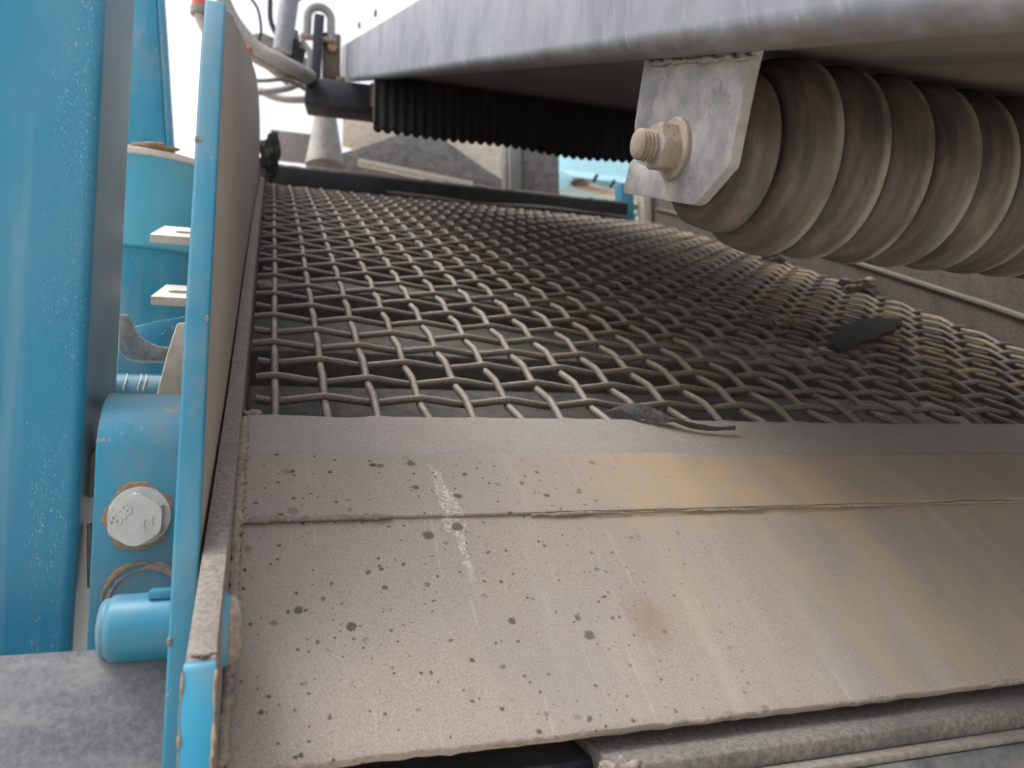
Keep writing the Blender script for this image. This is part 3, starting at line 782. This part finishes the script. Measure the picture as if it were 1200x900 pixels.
for k in range(17):
    rg = ring0 if k == 0 else ring0.copy()
    if k: col.objects.link(rg); rg.parent = ro
    rg.location = (XB + .0835 - RX + PITCH*k, 0, 0)
    rg.rotation_euler = (random.uniform(0, 6.28), 0, R(random.uniform(-1.6, 1.6)))

# ------------------------------------------------------------------ right-hand wall of the screen box
rw = thing('right_wall', (1.48, 1.5, .4), 'brown dusty side wall of the screen box on the far side under the roller', 'side wall')
wl = [(.45, -.12), (.30, .10), (.30, .42)] + [(1.0, .75), (2.30, 1.32)] + [(2.72, 1.40), (2.72, .86)] + [tuple(deck(s, -.12).yz) for s in (1.6, 1.0, .5)]
obj('plate', prism(wl, 1.478, 1.49, .001), 'wall', rw)
r1 = [tuple(deck(s, .050).yz) for s in (-.45, .0, .5, 1.0, 1.5, 2.08)]; r2 = [tuple(deck(s, .044).yz) for s in (2.08, 1.5, 1.0, .5, 0, -.45)]
obj('rail', prism(r1+r2, 1.455, 1.4775, 0), 'wall_rail', rw)
obj('liner', prism([tuple(deck(s, .0435).yz) for s in (-.45, .0, .5, 1.0, 1.5, 2.08)] + [tuple(deck(s, -.05).yz) for s in (2.08, 1.5, 1.0, .5, 0, -.45)], 1.462, 1.4775, 0), 'wall', rw)
tag(obj('beige_post', box((1.44, 2.70, 1.02), (.035, .05, .26), bv=.004), 'beige'), 'pale dusty post at the far corner of the right wall', 'post')
tag(obj('dark_blue_post', box((1.372, 2.74, 1.02), (.06, .06, .22), bv=.006), 'blue'), 'short dark blue post beside the pale far corner post', 'post')

# ------------------------------------------------------------------ far end of the screen
E_ = deck(LM, 0)
fb = thing('cross_bar', (.6, E_.y+.03, E_.z), 'long dark cross bar clamping the far end of the wire screen', 'cross bar')
ba = [(-.035, .0, .010), (1.455, .0, .010)]
obj('bar', box((.66, E_.y+.035, E_.z+.022), (1.42, .05, .085), 12, bv=.006), 'darksteel', fb)
wp = [(x, E_.y-.002, E_.z+.000+.004*math.sin(x*7)) for x in [.40+.03*i for i in range(33)]]
obj('worn_lip', tube(wp, [.006 + .003*math.sin(i*.4) for i in range(33)], 8), 'rubber_strip', fb, 80)
obj('dust_ridge', tube([(x, E_.y+.018, E_.z+.066+random.gauss(0, .001)) for x in [-.03+.02*i for i in range(71)]], [.004+abs(random.gauss(0, .002)) for _ in range(71)], 7), 'crust', fb, 80)
us = thing('upper_screen', (.5, 3.0, 1.15), 'brown strip of a second wire screen beyond the dark cross bar', 'wire screen')
for j in range(9):
    s = j*.035; pts = [(x, E_.y+.07+s*.9, E_.z+.062+s*.34+.003*math.cos(math.pi*(i+j))) for i, x in enumerate([-.02+.05*i for i in range(29)])]
    obj('wire', tube(pts, .005, 6), 'wire', us, 60)
obj('backing_rail', box((.68, E_.y+.24, E_.z+.10), (1.42, .36, .012), 20.5, bv=.002), 'crust', us)
tag(obj('pale_board', slab_between((.345, 3.13, 1.262), (.83, 3.10, 1.203), .014, .03), 'beige', None), 'thin pale board lying behind the dark cross bar', 'board')
tag(obj('black_flap', lumpy((-.004, 2.64, 1.055), (.030, .012, .070), 4, .7, seed=14), 'black', None, 80), 'black rubber flap at the far end of the tall side plate', 'flap')
tag(obj('grey_plate', box((.085, 3.22, 1.33), (.18, .012, .13), bv=.002), 'hose'), 'dull grey plate behind the pale tapered tube', 'plate')
cn = thing('tapered_tube', (.20, 2.98, 1.18), 'pale galvanised tapered tube standing beyond the wire screen', 'tube')
obj('body', lathe([(1.17, .074), (1.19, .072), (1.38, .040), (1.40, .040)], 'z', 40, (.200, 2.98, 0)), 'cone', cn, 40)
gh = thing('grey_hood', (.64, 3.27, 1.3), 'dark grey peaked hood beyond the dark cross bar', 'hood')
def hump(pts, y0, y1): return prism_y(pts, y0, y1, .012)
hp = [(.27, 1.335), (.36, 1.375), (.47, 1.430), (.56, 1.470), (.64, 1.492), (.72, 1.472), (.83, 1.405), (.93, 1.345), (1.02, 1.300), (1.02, 1.16), (.27, 1.16)]
obj('shell', hump(hp, 3.24, 3.50), 'lump', gh, 30)
gpn = thing('beige_guard', (.69, 3.56, 1.3), 'pale beige guard boards framing the dark grey hood', 'guard')
obj('board', prism_y([(.315, 1.70), (.52, 1.70), (.74, 1.64), (.62, 1.545), (.46, 1.475), (.315, 1.50)], 3.53, 3.56, .004), 'beige', gpn)
obj('board', prism_y([(.745, 1.64), (1.22, 1.60), (1.22, 1.30), (1.08, 1.30), (1.08, 1.41), (.98, 1.40), (.86, 1.50)], 3.53, 3.56, .004), 'beige', gpn)
gb_ = thing('grey_block', (1.07, 3.0, 1.2), 'tall grey steel block between the hood and the pale blue trough', 'block')
obj('body', box((1.075, 3.05, 1.28), (.235, .12, .26), 0, 0, -8, .006), 'lump', gb_)
obj('side_fin', box((.985, 2.985, 1.28), (.05, .03, .26), 0, 0, -8, .004), 'hook', gb_)
tr = thing('blue_trough', (1.45, 3.2, 1.3), 'pale blue trough with slotted dusty lower flange beyond the screen', 'trough')
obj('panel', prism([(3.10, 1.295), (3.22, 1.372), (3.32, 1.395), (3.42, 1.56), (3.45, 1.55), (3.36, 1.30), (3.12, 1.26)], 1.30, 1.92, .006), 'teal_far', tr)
fl = slab_between((1.27, 3.03, 1.235), (1.72, 3.00, 1.155), .06, .016); obj('flange', fl, 'beige', tr)
for k, x in enumerate((1.39, 1.475, 1.56)):
    obj('slot', box((x, 3.060, 1.282-.016*k), (.014, .02, .040), 20, 25, 0, .004), 'darksteel', tr)
obj('dirt_heap', lumpy((1.29, 3.00, 1.228), (.04, .03, .012), 3, .6, seed=15), 'crust', tr, 80)

# ------------------------------------------------------------------ clutter above the far end, left of the channel
db = thing('dark_end_bracket', (.22, 2.72, 1.3), 'dark steel bracket at the far end of the conveyor channel', 'bracket')
obj('box_arm', box((.238, 2.70, 1.312), (.25, .10, .10), 0, 4, -10, .006), 'darksteel', db)
obj('upright', box((.148, 2.745, 1.455), (.035, .05, .37), 0, 2, 0, .004), 'darksteel', db)
obj('corner_plate', box((.345, 2.64, 1.315), (.03, .02, .09), bv=.003), 'crust', db)
obj('rusty_box', box((.203, 2.78, 1.51), (.064, .05, .17), bv=.006), 'wall', db)
obj('rusty_nut', lathe([(2.735, .018), (2.75, .022), (2.76, .022)], 'y', 6, (.203, 0, 1.53)), 'rustdirt', db)
sk = thing('shackle', (.155, 2.74, 1.6), 'dull steel shackle bow on top of the dark end bracket', 'shackle')
arc = [(.155 + .042*math.cos(R(a)), 2.735, 1.628 + .046*math.sin(R(a))) for a in range(-10, 191, 15)]
obj('bow', tube([(arc[0][0]+.002, 2.735, 1.545)] + arc + [(arc[-1][0]-.002, 2.735, 1.545)], .0145, 12), 'hook', sk, 80)
obj('pin', tube([(.09, 2.735, 1.552), (.215, 2.735, 1.552)], .011, 12), 'rustdirt', sk)
def hose(name, pts, r, mat, label, cat, group=None):
    return tag(obj(name, tube(smoothpath(pts), r, 12), mat, None, 80), label, cat, group)
hose('hydraulic_hose', [(-.19, 2.43, 1.56), (-.165, 2.425, 1.48), (-.120, 2.421, 1.386), (-.054, 2.408, 1.306), (.023, 2.388, 1.261), (.085, 2.42, 1.252), (.115, 2.56, 1.315), (.13, 2.73, 1.40)], .021, 'hose', 'thick grey hose curving down to the dark end bracket', 'hose')
hose('hydraulic_hose', [(-.12, 2.50, 1.335), (-.086, 2.47, 1.315), (-.028, 2.455, 1.283), (.045, 2.46, 1.262), (.10, 2.60, 1.32), (.12, 2.73, 1.38)], .016, 'hose', 'shorter grey hose with red collar below the thick curving hose', 'hose')
hose('black_cable', [(-.105, 2.40, 1.49), (-.084, 2.40, 1.470), (-.052, 2.395, 1.425), (-.040, 2.398, 1.359), (-.044, 2.403, 1.315), (-.01, 2.41, 1.27)], .004, 'black', 'thin black cable looping above the grey hoses', 'cable')
hose('thin_cable', [(-.06, 2.45, 1.215), (-.02, 2.45, 1.222), (.04, 2.46, 1.238), (.10, 2.50, 1.235)], .006, 'hose', 'thin grey cable sagging below the two hoses', 'cable')
hc = thing('hose_coupling', (-.205, 2.245, 1.3), 'red-collared hose end hanging beside the top of the side plate', 'hose coupling')
obj('collar', tube([(-.209, 2.246, 1.40), (-.209, 2.246, 1.305)], .019, 16), 'red', hc)
obj('ferrule', tube([(-.209, 2.246, 1.310), (-.208, 2.246, 1.290)], .0225, 16), 'hose', hc)
obj('hose', tube(smoothpath([(-.208, 2.246, 1.295), (-.200, 2.246, 1.268), (-.180, 2.25, 1.235), (-.14, 2.27, 1.19)]), .013, 12), 'cone', hc, 80)
tag(obj('red_collar', tube([(-.095, 2.415, 1.309), (-.068, 2.405, 1.293)], .0125, 14), 'red'), 'small red collar on the shorter grey hose', 'collar')
pc = thing('pale_cylinder', (.045, 2.97, 1.7), 'pale lilac cylinder among the hoses beside the shackle', 'cylinder')
obj('barrel', tube([(.060, 2.955, 1.90), (.030, 2.975, 1.61)], .036, 24), 'galv', pc)
obj('gland', tube([(.0565, 2.957, 1.86), (.0575, 2.957, 1.83)], .040, 24), 'hook', pc)
tag(obj('blue_grey_mount', prism_y([(-.10, 1.78), (-.05, 1.80), (.03, 1.775), (.03, 1.75), (.06, 1.70), (.14, 1.72), (.14, 1.60), (.05, 1.60), (-.06, 1.68)], 3.19, 3.23, .005), 'lump'), 'dark blue-grey mount behind the hoses', 'mount')

vb = thing('valve_block', (.08, 3.0, 1.6), 'dark valve block with stub fittings among the hoses behind the shackle', 'valve block')
obj('body', box((.075, 3.02, 1.635), (.085, .06, .085), 0, 8, 0, .006), 'darksteel', vb)
for k, (x, z) in enumerate(((.045, 1.692), (.080, 1.690), (.108, 1.655))): obj('fitting', lathe([(0, .012), (.004, .016), (.022, .016), (.026, .010), (.04, .010)], 'z', 12, (x, 3.0, z-.012)), 'hook', vb)
hose('return_hose', [(-.02, 3.05, 1.86), (-.015, 3.03, 1.76), (.02, 3.02, 1.69), (.045, 3.01, 1.71)], .010, 'black', 'thin black hose dropping into the dark valve block', 'hose')
hose('feed_hose', [(.11, 2.98, 1.66), (.135, 2.95, 1.60), (.12, 2.93, 1.50), (.06, 2.92, 1.44), (-.05, 2.95, 1.42)], .012, 'hook', 'dark grey hose looping out of the valve block below', 'hose')
tag(obj('grey_pipe', tube(smoothpath([(-.05, 3.10, 1.50), (.02, 3.08, 1.47), (.10, 3.05, 1.46), (.20, 3.02, 1.47)]), .014, 12), 'hose', None, 80), 'grey pipe running behind the shackle bracket', 'pipe')
tag(obj('stop_bolt', lathe([(0, .008), (.04, .008), (.042, .016), (.055, .016)], 'z', 12, (.235, 2.74, 1.36)), 'rustdirt'), 'small rusty bolt standing on the dark end bracket', 'bolt')
# ------------------------------------------------------------------ beam under the discharge plate, lower right
fbm = thing('front_beam', (.7, .46, -.3), 'speckled grey beam under the front lip of the discharge plate', 'beam')
obj('shelf', prism([(.56, -.1850), (.4700, -.1885), (.4640, -.1910), (.4640, -.2030), (.56, -.2030)], .215, 1.6, .0012), 'shelf', fbm)
obj('ridge', prism([(.5000, -.2035), (.4540, -.2035), (.4535, -.2085), (.5000, -.2085)], .205, 1.6, .0012), 'wall_rail', fbm)
obj('web', prism([(.5000, -.2090), (.4480, -.2090), (.4100, -.3200), (.5000, -.3200)], .19, 1.6, .002), 'beam', fbm)
tag(obj('dirt_lump', lumpy((.225, .470, -.1980), (.015, .010, .011), 4, .8, seed=21), 'crust', None, 80), 'rusty dirt lump caught under the plate lip', 'dirt lump')
tag(obj('dark_support', box((.106, .540, -.245), (.245, .09, .10), bv=.004), 'darksteel'), 'dark support block under the plate lip beside the dirt lump', 'support')

# ------------------------------------------------------------------ scraps and clumps
def ribbon(path, widths, th, seed, jit=.22):
    rnd = random.Random(seed); b2 = bmesh.new(); lv = []
    for (p, d, u), w in zip(path, widths):
        p, d, u = Vector(p), Vector(d).normalized(), Vector(u).normalized()
        jw = [w*(1+rnd.uniform(-jit, jit)) for _ in range(2)]
        lv.append([b2.verts.new(p + d*jw[0] + u*th), b2.verts.new(p + u*th*1.5), b2.verts.new(p - d*jw[1] + u*th), b2.verts.new(p - d*jw[1] - u*th*.3), b2.verts.new(p + d*jw[0] - u*th*.3)])
    for a, b in zip(lv, lv[1:]):
        for k in range(5): b2.faces.new((a[k], a[(k+1) % 5], b[(k+1) % 5], b[k]))
    b2.faces.new(lv[0][::-1]); b2.faces.new(lv[-1])
    return b2
key = [((.372, .800, .0585), .002), ((.392, .799, .0615), .005), ((.405, .790, .0600), .0085), ((.420, .783, .0555), .0090), ((.436, .775, .0510), .0075), ((.452, .766, .0450), .0045), ((.470, .760, .0405), .0033), ((.492, .7565, .0385), .0028), ((.512, .7570, .0400), .0016)]
dense = smoothpath([k[0] for k in key], 5); ws = []
for i in range(len(key)-1):
    for j in range(5): ws.append(key[i][1]*(1-j/5) + key[i+1][1]*j/5)
ws.append(key[-1][1])
path = [(p, (0.25, .83, .47 + .9*math.sin(i*.16)), (0, -.45, .9)) for i, p in enumerate(dense)]
tag(obj('rubber_scrap', ribbon(path, ws, .0026, 4), 'rubber_scrap', None, 80), 'twisted grey rubber scrap lying on the clamp strip at the screen edge', 'rubber scrap')
d1 = Vector((1.236-.915, 1.248-1.066, .299-.205)); st = Vector((.872, 1.010, .178)); path = []; ws = []
for i in range(21):
    t = i/20; p = st + d1*t*.98; p.z += .004 + .010*math.sin(t*3.1)
    path.append((p, (-.25, .80, .42), (0, -.45, .9))); ws.append((.005 + .029*math.sin(math.pi*min(1, t*.93+.05))**.8)*(1+.12*math.sin(t*23)))
tag(obj('black_rubber_piece', ribbon(path, ws, .006, 9, .07), 'black', None, 60), 'flat black rubber piece lying on the wire screen below the roller', 'rubber piece')
for k, (s, x, r, lbl) in enumerate(((1.18, 1.40, .022, 'pale dirt clump on the screen edge beneath the ringed roller'), (.83, 1.405, .030, 'brown rag-like clump against the right wall rail'), (.43, .90, .020, 'dusty flat clump on the wire screen beside the black rubber piece'))):
    p = deck(s, .004); tag(obj('dirt_clump', lumpy((x, p.y, p.z), (r*1.3, r*.9, r*.38), 4, 1.0, seed=30+k), 'crust', None, 80), lbl, 'dirt clump', 'dirt clumps on the screen')
for k, (s, x, r, lbl) in enumerate(((.52, -.004, .012, 'grey stone jammed between ledge plate and wire screen'), (.02, -.012, .010, 'small pebble in the corner of ledge plate and clamp strip'))):
    p = deck(s, -.012); tag(obj('stone', lumpy((x, p.y, p.z), (r, r, r*.8), 3, .35, seed=50+k), 'crust', None, 80), lbl, 'stone')

# ------------------------------------------------------------------ tree far behind
tre = thing('tree', (7.2, 18.0, -2.0), 'green tree far beyond the machine', 'tree')
obj('trunk', tube([(7.2, 18, -2.0), (7.25, 18, 1.5), (7.2, 18.1, 4.0), (7.3, 18, 6.2)], [.28, .2, .15, .05], 10), 'bark', tre)
for a in range(5): obj('limb', tube([(7.2, 18, 3.2+a*.5), (7.2+1.1*math.cos(a*1.3), 18+1.1*math.sin(a*1.3), 4.4+a*.5)], [.08, .03], 8), 'bark', tre)
b2 = bmesh.new(); rnd = random.Random(2)
cl = [(Vector((7.2+rnd.uniform(-1.6, 1.6), 18+rnd.uniform(-1.5, 1.5), 5.6+rnd.uniform(-1.6, 1.75))), rnd.uniform(.5, .9)) for _ in range(22)]
for i in range(5200):
    c, r = rnd.choice(cl); d = Vector((rnd.gauss(0, 1), rnd.gauss(0, 1), rnd.gauss(0, 1))).normalized()*r*rnd.random()**.4
    q = Vector((rnd.gauss(0, 1), rnd.gauss(0, 1), rnd.gauss(0, 1))).to_track_quat('Z', 'Y'); s = rnd.uniform(.05, .1)
    b2.faces.new([b2.verts.new(c+d+q @ Vector(v)*s) for v in ((-1, 0, 0), (0, -.5, 0), (1, 0, 0), (0, .5, 0))])
obj('crown', b2, 'leaf', tre, 0)
